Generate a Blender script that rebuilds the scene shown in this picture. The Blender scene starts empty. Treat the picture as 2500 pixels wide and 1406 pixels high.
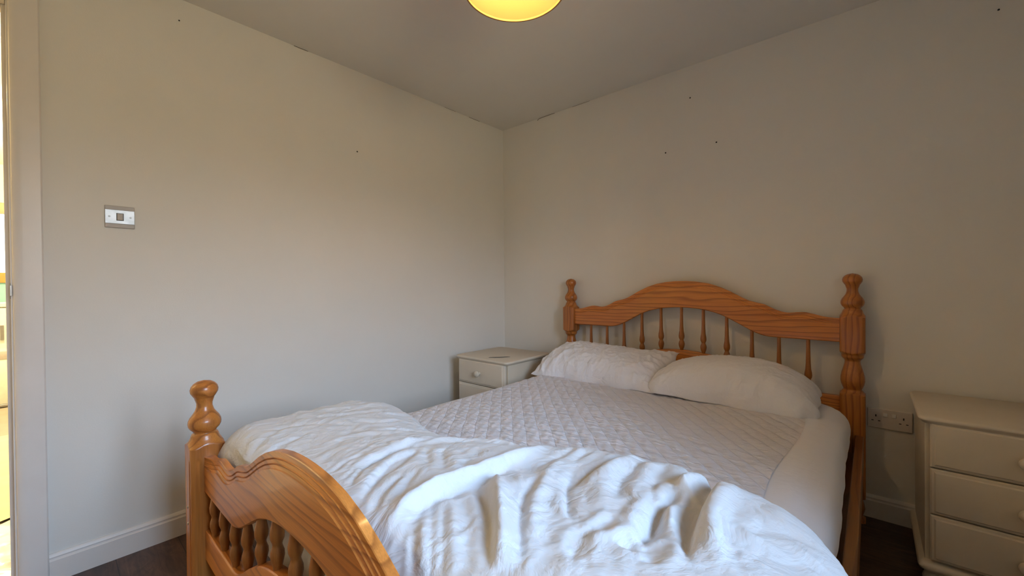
import bpy, math, random
import numpy as np
from mathutils import Vector, Matrix
SC = bpy.context.scene
COL = SC.collection

# ------------------------------------------------------------------ camera
cd = bpy.data.cameras.new('camera')
cam = bpy.data.objects.new('camera', cd)
COL.objects.link(cam)
cd.sensor_width = 36.0
cd.lens = 14.3574
cd.clip_start = 0.02
cam.matrix_world = Matrix((
    (0.750854, 0.001383, 0.660467, 2.231410),
    (0.660406, 0.012109, -0.750811, -2.442781),
    (-0.009036, 0.999926, 0.008179, 1.058636),
    (0, 0, 0, 1)))
SC.camera = cam

# ------------------------------------------------------------------ view, sky, lights
SC.view_settings.view_transform = 'Standard'
SC.view_settings.look = 'None'
SC.view_settings.gamma = 1.0
SC.view_settings.use_curve_mapping = False
SC.view_settings.exposure = 0.05
ROOM_H = 2.3
ROOM_X = 3.0
ROOM_Y = -3.45
SKY_BLUE = (0.145, 0.275, 0.53)
SKY_STRENGTH = 80.0
GROUND_STRENGTH = 8.3
LAMP_POWER = 6.4
HALL_POWER = 60.0

world = bpy.data.worlds.new('sky')
SC.world = world
world.use_nodes = True
wn = world.node_tree
wn.nodes.clear()
w_out = wn.nodes.new('ShaderNodeOutputWorld')
w_bg = wn.nodes.new('ShaderNodeBackground')
w_tc = wn.nodes.new('ShaderNodeTexCoord')
w_sep = wn.nodes.new('ShaderNodeSeparateXYZ')
w_ramp = wn.nodes.new('ShaderNodeValToRGB')
wn.links.new(w_tc.outputs['Generated'], w_sep.inputs[0])
wn.links.new(w_sep.outputs['Z'], w_ramp.inputs['Fac'])
wn.links.new(w_ramp.outputs['Color'], w_bg.inputs['Color'])
wn.links.new(w_bg.outputs[0], w_out.inputs['Surface'])
w_bg.inputs['Strength'].default_value = SKY_STRENGTH
g = GROUND_STRENGTH / SKY_STRENGTH
cr = w_ramp.color_ramp
cr.elements[0].position = 0.0
cr.elements[0].color = (g * 1.0, g * 0.80, g * 0.50, 1)
cr.elements[1].position = 0.85
cr.elements[1].color = (SKY_BLUE[0] * 1.0, SKY_BLUE[1] * 1.0, SKY_BLUE[2], 1)
for pos, c in ((0.05, (g * 1.0, g * 0.80, g * 0.50)), (0.20, (0.25, 0.275, 0.345)), (0.42, (0.22, 0.31, 0.46))):
    e = cr.elements.new(pos)
    e.color = (*c, 1)


def lamp(name, kind, loc, energy, color, rot=None, **kw):
    l = bpy.data.lights.new(name, kind)
    l.energy = energy
    l.color = color
    for k, v in kw.items():
        setattr(l, k, v)
    o = bpy.data.objects.new(name, l)
    COL.objects.link(o)
    o.location = loc
    if rot:
        o.rotation_euler = rot
    return o


# the sky is sampled through the bedroom window opening
WIN = dict(y0=-2.50, y1=-1.55, z0=0.95, z1=2.08)
port = lamp('sky_portal', 'AREA', (ROOM_X + 0.2, (WIN['y0'] + WIN['y1']) / 2, (WIN['z0'] + WIN['z1']) / 2),
            1.0, (1, 1, 1), (0, math.radians(90), 0), shape='RECTANGLE',
            size=WIN['z1'] - WIN['z0'], size_y=WIN['y1'] - WIN['y0'])
port.data.cycles.is_portal = True
# ceiling bulbs in the hall and kitchen beyond the door
lamp('hall_bulb', 'POINT', (-1.2, -2.9, 2.1), HALL_POWER, (1.0, 0.78, 0.45), shadow_soft_size=0.06)
lamp('kitchen_bulb', 'POINT', (-3.2, -2.7, 2.2), HALL_POWER * 1.6, (1.0, 0.9, 0.66), shadow_soft_size=0.08)


# ------------------------------------------------------------------ helpers
def tag(o, label, cat, group=None, kind=None):
    if label:
        o['label'] = label
    if cat:
        o['category'] = cat
    if group:
        o['group'] = group
    if kind:
        o['kind'] = kind
    return o


def empty(name, loc=(0, 0, 0), rz=0.0):
    o = bpy.data.objects.new(name, None)
    COL.objects.link(o)
    o.location = loc
    o.rotation_euler = (0, 0, rz)
    o.empty_display_size = 0.05
    return o


class MB:
    def __init__(s):
        s.v = []
        s.f = []

    def add(s, v, f):
        b = len(s.v)
        s.v += [tuple(float(c) for c in p) for p in v]
        s.f += [tuple(i + b for i in q) for q in f]
        return s

    def box(s, x0, x1, y0, y1, z0, z1):
        v = [(x0, y0, z0), (x1, y0, z0), (x1, y1, z0), (x0, y1, z0),
             (x0, y0, z1), (x1, y0, z1), (x1, y1, z1), (x0, y1, z1)]
        return s.add(v, [(3, 2, 1, 0), (4, 5, 6, 7), (0, 1, 5, 4), (1, 2, 6, 5), (2, 3, 7, 6), (3, 0, 4, 7)])

    def loft(s, rings, caps=True, closed=True):
        n = len(rings[0])
        v = [p for r in rings for p in r]
        f = []
        for i in range(len(rings) - 1):
            for j in range(n if closed else n - 1):
                k = (j + 1) % n
                f.append((i * n + j, i * n + k, (i + 1) * n + k, (i + 1) * n + j))
        if caps:
            f.append(tuple(range(n - 1, -1, -1)))
            f.append(tuple((len(rings) - 1) * n + j for j in range(n)))
        return s.add(v, f)

    def lathe(s, prof, c=(0, 0, 0), n=32, axis='z'):
        rings = []
        for r, h in prof:
            ring = []
            for j in range(n):
                a = 2 * math.pi * j / n
                x, y = r * math.cos(a), r * math.sin(a)
                if axis == 'z':
                    ring.append((c[0] + x, c[1] + y, c[2] + h))
                elif axis == 'y':   # pointing to -y
                    ring.append((c[0] + x, c[1] - h, c[2] + y))
                else:               # pointing to +x
                    ring.append((c[0] + h, c[1] + x, c[2] + y))
            rings.append(ring)
        return s.loft(rings)

    def tube(s, pts, r, n=8):
        rings = []
        P = [Vector(p) for p in pts]
        for i, p in enumerate(P):
            d = (P[min(i + 1, len(P) - 1)] - P[max(i - 1, 0)]).normalized()
            u = d.cross(Vector((0, 0, 1)))
            if u.length < 1e-4:
                u = d.cross(Vector((1, 0, 0)))
            u.normalize()
            w = d.cross(u)
            rings.append([tuple(p + u * (r * math.cos(2 * math.pi * j / n)) + w * (r * math.sin(2 * math.pi * j / n))) for j in range(n)])
        return s.loft(rings)

    def grid(s, P):
        ni, nj = len(P), len(P[0])
        v = [p for r in P for p in r]
        f = [(i * nj + j, (i + 1) * nj + j, (i + 1) * nj + j + 1, i * nj + j + 1)
             for i in range(ni - 1) for j in range(nj - 1)]
        return s.add(v, f)

    def build(s, name, mat, parent=None, smooth=False, bevel=0.0, seg=2, origin=None, angle=0.6):
        me = bpy.data.meshes.new(name)
        v = s.v
        if origin:
            v = [(a - origin[0], b - origin[1], c - origin[2]) for a, b, c in v]
        me.from_pydata(v, [], s.f)
        me.update()
        o = bpy.data.objects.new(name, me)
        COL.objects.link(o)
        if mat:
            me.materials.append(mat)
        if parent:
            o.parent = parent
        if origin:
            o.location = origin
        if bevel:
            b = o.modifiers.new('bevel', 'BEVEL')
            b.width = bevel
            b.segments = seg
            b.limit_method = 'ANGLE'
            b.angle_limit = 0.7
        if smooth or bevel:
            import bmesh
            bm = bmesh.new()
            bm.from_mesh(me)
            bmesh.ops.recalc_face_normals(bm, faces=bm.faces)
            for f in bm.faces:
                f.smooth = True
            for ed in bm.edges:
                if len(ed.link_faces) == 2 and ed.calc_face_angle(0) > angle:
                    ed.smooth = False
            bm.to_mesh(me)
            bm.free()
            if bevel:
                wnm = o.modifiers.new('wn', 'WEIGHTED_NORMAL')
                wnm.keep_sharp = False
                for ed in me.edges:
                    ed.use_edge_sharp = False
        return o


def struct(o):
    o['kind'] = 'structure'
    return o


# ------------------------------------------------------------------ materials
def nt(name):
    m = bpy.data.materials.new(name)
    m.use_nodes = True
    t = m.node_tree
    t.nodes.clear()
    out = t.nodes.new('ShaderNodeOutputMaterial')
    b = t.nodes.new('ShaderNodeBsdfPrincipled')
    t.links.new(b.outputs[0], out.inputs['Surface'])
    return m, t, b, out


def N(t, kind, **kw):
    n = t.nodes.new(kind)
    for k, v in kw.items():
        if k.startswith('i_'):
            n.inputs[k[2:].replace('_', ' ')].default_value = v
        else:
            setattr(n, k, v)
    return n


def coords(t, scale=(1, 1, 1), rot=(0, 0, 0), loc=(0, 0, 0)):
    tc = N(t, 'ShaderNodeTexCoord')
    mp = N(t, 'ShaderNodeMapping')
    mp.inputs['Scale'].default_value = scale
    mp.inputs['Rotation'].default_value = rot
    mp.inputs['Location'].default_value = loc
    t.links.new(tc.outputs['Object'], mp.inputs['Vector'])
    return mp.outputs['Vector']


def noise(t, vec, scale, detail=4, rough=0.5, dist=0.0):
    n = N(t, 'ShaderNodeTexNoise')
    n.inputs['Scale'].default_value = scale
    n.inputs['Detail'].default_value = detail
    n.inputs['Roughness'].default_value = rough
    n.inputs['Distortion'].default_value = dist
    t.links.new(vec, n.inputs['Vector'])
    return n.outputs['Fac']


def ramp(t, fac, stops):
    r = N(t, 'ShaderNodeValToRGB')
    els = r.color_ramp.elements
    els[0].position, els[0].color = stops[0][0], (*stops[0][1], 1)
    els[1].position, els[1].color = stops[-1][0], (*stops[-1][1], 1)
    for p, c in stops[1:-1]:
        el = els.new(p)
        el.color = (*c, 1)
    t.links.new(fac, r.inputs['Fac'])
    return r.outputs['Color']


def bump(t, b, h, strength=0.3, dist=0.002, prev=None):
    n = N(t, 'ShaderNodeBump')
    n.inputs['Strength'].default_value = strength
    n.inputs['Distance'].default_value = dist
    t.links.new(h, n.inputs['Height'])
    if prev:
        t.links.new(prev, n.inputs['Normal'])
    t.links.new(n.outputs[0], b.inputs['Normal'])
    return n.outputs[0]


def math_n(t, op, a, b=None):
    n = N(t, 'ShaderNodeMath', operation=op)
    for i, x in enumerate((a, b)):
        if x is None:
            continue
        if isinstance(x, (int, float)):
            n.inputs[i].default_value = x
        else:
            t.links.new(x, n.inputs[i])
    return n.outputs[0]


def mixc(t, fac, a, b, mode='MIX'):
    n = N(t, 'ShaderNodeMix', data_type='RGBA', blend_type=mode)
    for idx, x in ((0, fac), (6, a), (7, b)):
        if isinstance(x, (int, float)):
            n.inputs[idx].default_value = x
        elif isinstance(x, tuple):
            n.inputs[idx].default_value = (*x, 1)
        else:
            t.links.new(x, n.inputs[idx])
    return n.outputs[2]


def plaster(name, col, dirt=0.04, br=0.25):
    m, t, b, out = nt(name)
    v = coords(t)
    f = noise(t, v, 2.2, 5, 0.6)
    c = ramp(t, f, [(0.3, tuple(x * (1 - dirt) for x in col)), (0.7, col)])
    t.links.new(c, b.inputs['Base Color'])
    b.inputs['Roughness'].default_value = 0.85
    h1 = noise(t, v, 180, 3, 0.6)
    h2 = noise(t, v, 9, 3, 0.5)
    h = math_n(t, 'ADD', h1, math_n(t, 'MULTIPLY', h2, 2.5))
    bump(t, b, h, br, 0.0012)
    return m


def painted(name, col, rough=0.4, br=0.08):
    m, t, b, out = nt(name)
    v = coords(t)
    f = noise(t, v, 6, 5, 0.6)
    c = ramp(t, f, [(0.3, tuple(x * 0.94 for x in col)), (0.7, col)])
    t.links.new(c, b.inputs['Base Color'])
    b.inputs['Roughness'].default_value = rough
    bump(t, b, noise(t, coords(t, (60, 60, 12)), 4, 3, 0.6), br, 0.001)
    return m


def pine(name, axis, dark=1.0, seed=0.0, pith=(0.03, -0.05)):
    """varnished pine: growth rings about the grain axis, knots and fine pores"""
    m, t, b, out = nt(name)
    tc = N(t, 'ShaderNodeTexCoord')
    sep = N(t, 'ShaderNodeSeparateXYZ')
    t.links.new(tc.outputs['Object'], sep.inputs[0])
    L, P, Q = {'x': ('X', 'Y', 'Z'), 'y': ('Y', 'X', 'Z'), 'z': ('Z', 'X', 'Y')}[axis]
    comb = N(t, 'ShaderNodeCombineXYZ')          # grain along z of this vector
    t.links.new(math_n(t, 'ADD', sep.outputs[P], pith[0]), comb.inputs['X'])
    t.links.new(math_n(t, 'ADD', sep.outputs[Q], pith[1]), comb.inputs['Y'])
    t.links.new(math_n(t, 'MULTIPLY', math_n(t, 'ADD', sep.outputs[L], seed), 0.16), comb.inputs['Z'])
    nz = N(t, 'ShaderNodeTexNoise')
    nz.inputs['Scale'].default_value = 9
    nz.inputs['Detail'].default_value = 2
    t.links.new(comb.outputs[0], nz.inputs['Vector'])
    sub = N(t, 'ShaderNodeVectorMath', operation='SUBTRACT')
    t.links.new(nz.outputs['Color'], sub.inputs[0])
    sub.inputs[1].default_value = (0.5, 0.5, 0.5)
    sc = N(t, 'ShaderNodeVectorMath', operation='SCALE')
    t.links.new(sub.outputs[0], sc.inputs[0])
    sc.inputs['Scale'].default_value = 0.11
    ad = N(t, 'ShaderNodeVectorMath', operation='ADD')
    t.links.new(comb.outputs[0], ad.inputs[0])
    t.links.new(sc.outputs[0], ad.inputs[1])
    s2 = N(t, 'ShaderNodeSeparateXYZ')
    t.links.new(ad.outputs[0], s2.inputs[0])
    r2 = math_n(t, 'SQRT', math_n(t, 'ADD', math_n(t, 'POWER', s2.outputs['X'], 2.0), math_n(t, 'POWER', s2.outputs['Y'], 2.0)))
    saw = math_n(t, 'FRACT', math_n(t, 'MULTIPLY', r2, 42.0))
    band = ramp(t, saw, [(0.0, (0, 0, 0)), (0.55, (0.10, 0.10, 0.10)), (0.84, (0.9, 0.9, 0.9)), (0.90, (0.8, 0.8, 0.8)), (1.0, (0, 0, 0))])
    big = noise(t, comb.outputs[0], 14, 3, 0.6)
    light = tuple(c * dark for c in (0.72, 0.270, 0.054))
    mid = tuple(c * dark for c in (0.60, 0.195, 0.036))
    late = tuple(c * dark for c in (0.27, 0.075, 0.015))
    base = ramp(t, big, [(0.35, mid), (0.65, light)])
    col = mixc(t, math_n(t, 'MULTIPLY', band, 0.76), base, late)
    # pores
    pv = N(t, 'ShaderNodeMapping')
    pv.inputs['Scale'].default_value = {'x': (8, 400, 400), 'y': (400, 8, 400), 'z': (400, 400, 8)}[axis]
    t.links.new(tc.outputs['Object'], pv.inputs['Vector'])
    pn = noise(t, pv.outputs[0], 1.0, 2, 0.5)
    col = mixc(t, 0.18, col, ramp(t, pn, [(0.35, (0.25, 0.2, 0.15)), (0.6, (1, 1, 1))]), 'MULTIPLY')
    # knots
    kv = N(t, 'ShaderNodeTexVoronoi')
    kv.inputs['Scale'].default_value = 4.2
    km = N(t, 'ShaderNodeMapping')
    km.inputs['Scale'].default_value = {'x': (0.7, 1.5, 1.5), 'y': (1.5, 0.7, 1.5), 'z': (1.5, 1.5, 0.7)}[axis]
    km.inputs['Location'].default_value = (seed * 1.7 + 0.3, seed, 0.2)
    t.links.new(tc.outputs['Object'], km.inputs['Vector'])
    t.links.new(km.outputs[0], kv.inputs['Vector'])
    kf = ramp(t, kv.outputs['Distance'], [(0.03, (1, 1, 1)), (0.075, (0, 0, 0))])
    col = mixc(t, math_n(t, 'MULTIPLY', kf, 0.8), col, (0.045 * dark, 0.014 * dark, 0.006 * dark))
    t.links.new(col, b.inputs['Base Color'])
    b.inputs['Roughness'].default_value = 0.36
    b.inputs['Coat Weight'].default_value = 0.32
    b.inputs['Specular IOR Level'].default_value = 0.4
    b.inputs['Coat Roughness'].default_value = 0.12
    bump(t, b, band, 0.12, 0.0006)
    return m


def cloth(name, col, fine=900, wr=0.35, wscale=14, rough=0.95, wrot=0.0, stretch=(1, 1, 1)):
    m, t, b, out = nt(name)
    b.inputs['Base Color'].default_value = (*col, 1)
    b.inputs['Roughness'].default_value = rough
    b.inputs['Sheen Weight'].default_value = 0.15
    v = coords(t, stretch, (0, 0, wrot))
    n1 = noise(t, v, wscale, 5, 0.55, 0.6)
    n2 = noise(t, coords(t), fine, 2, 0.5)
    ridg = math_n(t, 'ABSOLUTE', math_n(t, 'SUBTRACT', n1, 0.5))
    p = bump(t, b, ridg, wr, 0.03)
    bump(t, b, n2, 0.12, 0.0006, p)
    return m


M = {}
M['wall'] = plaster('wall_paint', (0.80, 0.765, 0.70))
M['ceiling'] = plaster('ceiling_paint', (0.80, 0.765, 0.70))
M['trim'] = painted('trim_gloss', (0.80, 0.74, 0.68), 0.35)
M['furniture'] = painted('cream_paint', (0.72, 0.625, 0.49), 0.38, 0.15)
M['pine_x'] = pine('pine_grain_x', 'x', 1.0, 0.0, (0.12, -0.62))
M['pine_xf'] = pine('pine_grain_x_foot', 'x', 1.0, 0.4, (2.0, -0.30))
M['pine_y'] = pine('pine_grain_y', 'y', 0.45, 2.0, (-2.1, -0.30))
M['pine_z'] = pine('pine_grain_z', 'z', 0.78, 1.0, (0.028, 0.022))
M['pine_s'] = pine('pine_spindle', 'z', 0.62, 3.0, (0.03, 0.02))
M['duvet'] = cloth('duvet_cotton', (0.70, 0.70, 0.71), 900, 0.42, 12)
M['pillow'] = cloth('pillow_cotton', (0.82, 0.80, 0.82), 900, 0.45, 10, stretch=(1.2, 0.8, 1))
M['sheet'] = cloth('sheet_cotton', (0.82, 0.80, 0.82), 900, 0.22, 5, stretch=(1.0, 1.0, 0.25))


def quilt_mat():
    m, t, b, out = nt('quilted_cotton')
    b.inputs['Base Color'].default_value = (0.83, 0.79, 0.815, 1)
    b.inputs['Roughness'].default_value = 0.9
    b.inputs['Sheen Weight'].default_value = 0.15
    v = coords(t, (10, 62, 10), (0, 0, math.radians(-48)))
    pk = noise(t, v, 1.0, 4, 0.6, 1.4)
    rid = math_n(t, 'ABSOLUTE', math_n(t, 'SUBTRACT', pk, 0.5))
    p = bump(t, b, rid, 0.9, 0.016)
    # stitched grooves on a 46 mm diamond grid
    tc = N(t, 'ShaderNodeTexCoord')
    sep = N(t, 'ShaderNodeSeparateXYZ')
    wob = noise(t, tc.outputs['Object'], 9, 2, 0.5)
    t.links.new(tc.outputs['Object'], sep.inputs[0])
    a = math.radians(-48)
    hs = []
    for ca, sa in ((math.cos(a), math.sin(a)), (-math.sin(a), math.cos(a))):
        u = math_n(t, 'ADD', math_n(t, 'MULTIPLY', sep.outputs['X'], ca / .046), math_n(t, 'MULTIPLY', sep.outputs['Y'], sa / .046))
        u = math_n(t, 'ADD', u, math_n(t, 'MULTIPLY', wob, 0.35))
        d = math_n(t, 'ABSOLUTE', math_n(t, 'SINE', math_n(t, 'MULTIPLY', u, math.pi)))
        hs.append(math_n(t, 'POWER', d, 0.35))
    h = math_n(t, 'ADD', math_n(t, 'MULTIPLY', hs[0], 0.35), math_n(t, 'MULTIPLY', hs[1], 1.0))
    p = bump(t, b, h, 0.7, 0.006, p)
    bump(t, b, noise(t, coords(t), 800, 2), 0.1, 0.0006, p)
    return m


M['quilt'] = quilt_mat()


def simple(name, col, rough=0.5, metal=0.0, nscale=40, var=0.06, br=0.05):
    m, t, b, out = nt(name)
    v = coords(t)
    c = ramp(t, noise(t, v, nscale, 3), [(0.3, tuple(x * (1 - var) for x in col)), (0.7, col)])
    t.links.new(c, b.inputs['Base Color'])
    b.inputs['Roughness'].default_value = rough
    b.inputs['Metallic'].default_value = metal
    bump(t, b, noise(t, v, nscale * 4, 2), br, 0.0005)
    return m


M['rocker'] = simple('rocker_plastic', (0.90, 0.87, 0.82), 0.3)
M['plastic'] = simple('white_plastic', (0.72, 0.66, 0.60), 0.35)
M['greyplastic'] = simple('grey_plastic', (0.42, 0.37, 0.32), 0.4)
M['chrome'] = simple('brushed_steel', (0.50, 0.53, 0.57), 0.42, 0.8, 30, 0.25, 0.1)
M['dark'] = simple('dark_hole', (0.012, 0.010, 0.009), 0.7)
M['steel'] = simple('steel', (0.4, 0.38, 0.36), 0.35, 1.0)
M['greymark'] = simple('grey_mark', (0.13, 0.115, 0.10), 0.5, 0, 60, 0.3)
M['crack'] = simple('crack_shadow', (0.16, 0.12, 0.08), 0.9)


def floor_mat():
    m, t, b, out = nt('dark_laminate')
    tc = N(t, 'ShaderNodeTexCoord')
    mp = N(t, 'ShaderNodeMapping')
    t.links.new(tc.outputs['Object'], mp.inputs['Vector'])
    br = N(t, 'ShaderNodeTexBrick')
    br.offset = 0.37
    br.inputs['Scale'].default_value = 1.0
    br.inputs['Brick Width'].default_value = 1.2
    br.inputs['Row Height'].default_value = 0.19
    br.inputs['Mortar Size'].default_value = 0.0015
    br.inputs['Color1'].default_value = (0.060, 0.030, 0.020, 1)
    br.inputs['Color2'].default_value = (0.090, 0.048, 0.032, 1)
    br.inputs['Mortar'].default_value = (0.012, 0.008, 0.006, 1)
    t.links.new(mp.outputs[0], br.inputs['Vector'])
    g1 = noise(t, coords(t, (2.5, 22, 1)), 2.2, 6, 0.65, 1.5)
    g2 = noise(t, coords(t, (4, 9, 1)), 1.6, 4, 0.6, 2.0)
    c = mixc(t, 0.75, br.outputs['Color'], ramp(t, g1, [(0.3, (0.45, 0.42, 0.42)), (0.7, (1.7, 1.6, 1.5))]), 'MULTIPLY')
    c = mixc(t, 0.6, c, ramp(t, g2, [(0.35, (0.5, 0.5, 0.52)), (0.65, (1.4, 1.35, 1.3))]), 'MULTIPLY')
    t.links.new(c, b.inputs['Base Color'])
    b.inputs['Roughness'].default_value = 0.42
    bump(t, b, g1, 0.08, 0.001)
    return m


M['floor'] = floor_mat()


def shade_mat():
    m, t, b, out = nt('lamp_shade_fabric')
    b.inputs['Base Color'].default_value = (0.46, 0.215, 0.085, 1)
    b.inputs['Roughness'].default_value = 0.9
    tr = N(t, 'ShaderNodeBsdfTranslucent')
    tr.inputs['Color'].default_value = (0.80, 0.52, 0.22, 1)
    mx = N(t, 'ShaderNodeMixShader')
    mx.inputs[0].default_value = 0.35
    t.links.new(b.outputs[0], mx.inputs[1])
    t.links.new(tr.outputs[0], mx.inputs[2])
    t.links.new(mx.outputs[0], out.inputs['Surface'])
    bump(t, b, noise(t, coords(t, (1, 1, 8)), 160, 2), 0.15, 0.0006)
    return m


M['shade'] = shade_mat()


def glass_mat(name, rough=0.0, br=0.0):
    m, t, b, out = nt(name)
    b.inputs['Base Color'].default_value = (1, 1, 1, 1)
    b.inputs['Transmission Weight'].default_value = 1.0
    b.inputs['Roughness'].default_value = rough
    b.inputs['IOR'].default_value = 1.45
    if br:
        bump(t, b, noise(t, coords(t), 60, 3), br, 0.003)
    return m


M['glass'] = glass_mat('window_glass')
M['frosted'] = glass_mat('frosted_glass', 0.25, 0.6)


def emit_mat(name, col, s):
    m, t, b, out = nt(name)
    b.inputs['Base Color'].default_value = (*col, 1)
    b.inputs['Emission Color'].default_value = (*col, 1)
    b.inputs['Emission Strength'].default_value = s
    return m


def thin_glass():
    m, t, b, out = nt('clear_pane')
    t.nodes.remove(b)
    tr = N(t, 'ShaderNodeBsdfTransparent')
    tr.inputs['Color'].default_value = (0.93, 0.96, 0.95, 1)
    gl = N(t, 'ShaderNodeBsdfGlossy')
    gl.inputs['Roughness'].default_value = 0.02
    fr = N(t, 'ShaderNodeFresnel')
    mx = N(t, 'ShaderNodeMixShader')
    t.links.new(fr.outputs[0], mx.inputs[0])
    t.links.new(tr.outputs[0], mx.inputs[1])
    t.links.new(gl.outputs[0], mx.inputs[2])
    t.links.new(mx.outputs[0], out.inputs['Surface'])
    return m


M['pane'] = thin_glass()

# ------------------------------------------------------------------ room shell
DY0, DY1, DZ = -3.32, -2.500, 2.085      # bedroom door opening in the left wall
WT = 0.12
struct(MB().box(-0.0, ROOM_X + 0.3, ROOM_Y - 0.1, 0.1, -0.1, 0.0).build('floor', M['floor']))
struct(MB().box(-WT, ROOM_X + 0.3, ROOM_Y - 0.1, 0.1, ROOM_H, ROOM_H + 0.1).build('ceiling', M['ceiling']))
w = MB()
w.box(-WT, 0, DY1 + 0.0, 0.1, 0, ROOM_H)
w.box(-WT, 0, DY0, DY1, DZ, ROOM_H)
w.box(-WT, 0, ROOM_Y - 0.1, DY0, 0, ROOM_H)
struct(w.build('wall_left', M['wall']))
struct(MB().box(0, ROOM_X + 0.3, 0, 0.1, 0, ROOM_H).build('wall_back', M['wall']))
struct(MB().box(0, ROOM_X + 0.3, ROOM_Y - 0.1, ROOM_Y, 0, ROOM_H).build('wall_front', M['wall']))
w = MB()
RX1 = ROOM_X + 0.3
w.box(ROOM_X, RX1, WIN['y1'], 0, 0, ROOM_H)
w.box(ROOM_X, RX1, ROOM_Y, WIN['y0'], 0, ROOM_H)
w.box(ROOM_X, RX1, WIN['y0'], WIN['y1'], 0, WIN['z0'])
w.box(ROOM_X, RX1, WIN['y0'], WIN['y1'], WIN['z1'], ROOM_H)
struct(w.build('wall_right', M['wall']))

# bedroom window
M['pvc'] = simple('white_window_plastic', (0.82, 0.82, 0.81), 0.3)
fx0, fx1 = ROOM_X + 0.15, ROOM_X + 0.21
wy0, wy1, wz0, wz1 = WIN['y0'], WIN['y1'], WIN['z0'], WIN['z1']
ym = (wy0 + wy1) / 2
wf = MB()
for a in ((wy0, wy0 + .055, wz0, wz1), (wy1 - .055, wy1, wz0, wz1), (wy0 + .055, wy1 - .055, wz0, wz0 + .055),
          (wy0 + .055, wy1 - .055, wz1 - .055, wz1), (ym - .035, ym + .035, wz0 + .055, wz1 - .055)):
    wf.box(fx0, fx1, *a)
win = struct(wf.build('window_1', M['pvc'], bevel=.004))
MB().box(fx0 + .025, fx0 + .031, wy0 + .055, wy1 - .055, wz0 + .055, wz1 - .055).build('pane', M['pane'], win)
MB().box(ROOM_X - .03, fx0, wy0 - .03, wy1 + .03, wz0 - .012, wz0 + .012).build('window_sill', M['pvc'], win, bevel=.004)
hb = MB().box(fx0 - .02, fx0, ym - .012, ym + .012, 1.40, 1.46)
hb.box(fx0 - .035, fx0 - .02, ym - .009, ym + .009, 1.40, 1.53)
hb.build('window_handle', M['pvc'], win, bevel=.003)


def skirt_prof(t=.015, h=.10):
    return [(0, 0), (t, 0), (t, h - .024), (t - .003, h - .020), (t - .004, h - .016), (t - .003, h - .011), (t - .007, h - .004), (t - .010, h), (0, h)]


def skirting(name, p0, p1, nrm):
    rings = []
    for p in (p0, p1):
        rings.append([(p[0] + nrm[0] * a, p[1] + nrm[1] * a, b) for a, b in skirt_prof()])
    return struct(MB().loft(rings).build(name, M['trim']))


skirting('baseboard_left', (0, -0.015), (0, -2.451), (1, 0))
skirting('baseboard_back', (0, 0), (ROOM_X, 0), (0, -1))
skirting('baseboard_right', (ROOM_X, -0.015), (ROOM_X, ROOM_Y), (-1, 0))
skirting('baseboard_front', (0, ROOM_Y), (ROOM_X, ROOM_Y), (0, 1))

# door frame: architrave, lining with stop, strike plate (the door leaf hangs out of sight, swung back)
arch = MB()


def arch_leg(y_out, y_in, z1):
    s = 1 if y_out > y_in else -1
    prof = [(y_out, 0), (y_out, .013), (y_out - s * .004, .017), (y_out - s * .045, .017), (y_out - s * .055, .0162), (y_out - s * .063, .0140),
            (y_out - s * .069, .0105), (y_in, .006), (y_in, 0)]
    arch.loft([[(b, a, 0) for a, b in prof], [(b, a, z1) for a, b in prof]])


arch_leg(-2.451, -2.523, DZ + .050)
arch_leg(DY0 - .045, DY0 + .022, DZ + .050)
arch.box(0, .015, DY0 + .022, -2.523, DZ - .022, DZ + .050)
fr = struct(arch.build('trim_1', M['trim'], bevel=.001))
ln = MB()
ln.box(-WT - .002, .002, DY1 - .028, DY1, 0, DZ)
ln.box(-WT - .002, .002, DY0, DY0 + .030, 0, DZ)
ln.box(-WT - .002, .002, DY0 + .03, DY1 - .03, DZ - .03, DZ)
ln.box(-.085, -.045, DY1 - .0403, DY1 - .028, 0, DZ - .03)
ln.box(-.085, -.045, DY0 + .030, DY0 + .043, 0, DZ - .03)
ln.box(-.085, -.045, DY0 + .043, DY1 - .0403, DZ - .043, DZ - .03)
ln.build('door_lining', M['trim'], fr, bevel=.0015)
sp = MB().box(-.030, .0045, DY1 - .0295, DY1 - .028, 1.025, 1.080)
sp.box(.0015, .0075, DY1 - .0295, DY1 - .0245, 1.035, 1.072)
sp.build('strike_plate', M['steel'], fr, bevel=.0008)
# door leaf, swung back into the room
dr = struct(MB().box(.02, .78, -3.372, -3.332, .008, 2.03).build('door_1', M['trim'], bevel=.003))
MB().box(.60, .745, -3.332, -3.326, .98, 1.12).build('handle_plate', M['chrome'], dr, bevel=.001)
MB().tube([(.72, -3.326, 1.06), (.72, -3.282, 1.06), (.70, -3.275, 1.06), (.62, -3.275, 1.06)], .009, 10).build('door_handle', M['chrome'], dr, smooth=True)

# hairline cracks where ceiling meets wall (open plaster joints)
ck = MB()


def crack(pts, r=.0012):
    ck.tube(pts, r, 5)


crack([(.001, -1.590, 2.2992), (.001, -1.560, 2.2985), (.001, -1.520, 2.2992)])
crack([(.001, -.370, 2.2992), (.001, -.33, 2.2986), (.001, -.28, 2.299), (.001, -.262, 2.2993)], .0014)
crack([(.001, -.60, 2.2994), (.001, -.55, 2.2990), (.001, -.50, 2.2994)], .0008)
crack([(.352, -.001, 2.288), (.368, -.001, 2.297), (.40, -.001, 2.2985), (.45, -.001, 2.2985), (.51, -.001, 2.2992)], .0017)
crack([(.66, -.001, 2.2992), (.72, -.001, 2.2988), (.80, -.001, 2.2993)], .0009)
struct(ck.build('trim_2', M['crack']))

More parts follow.
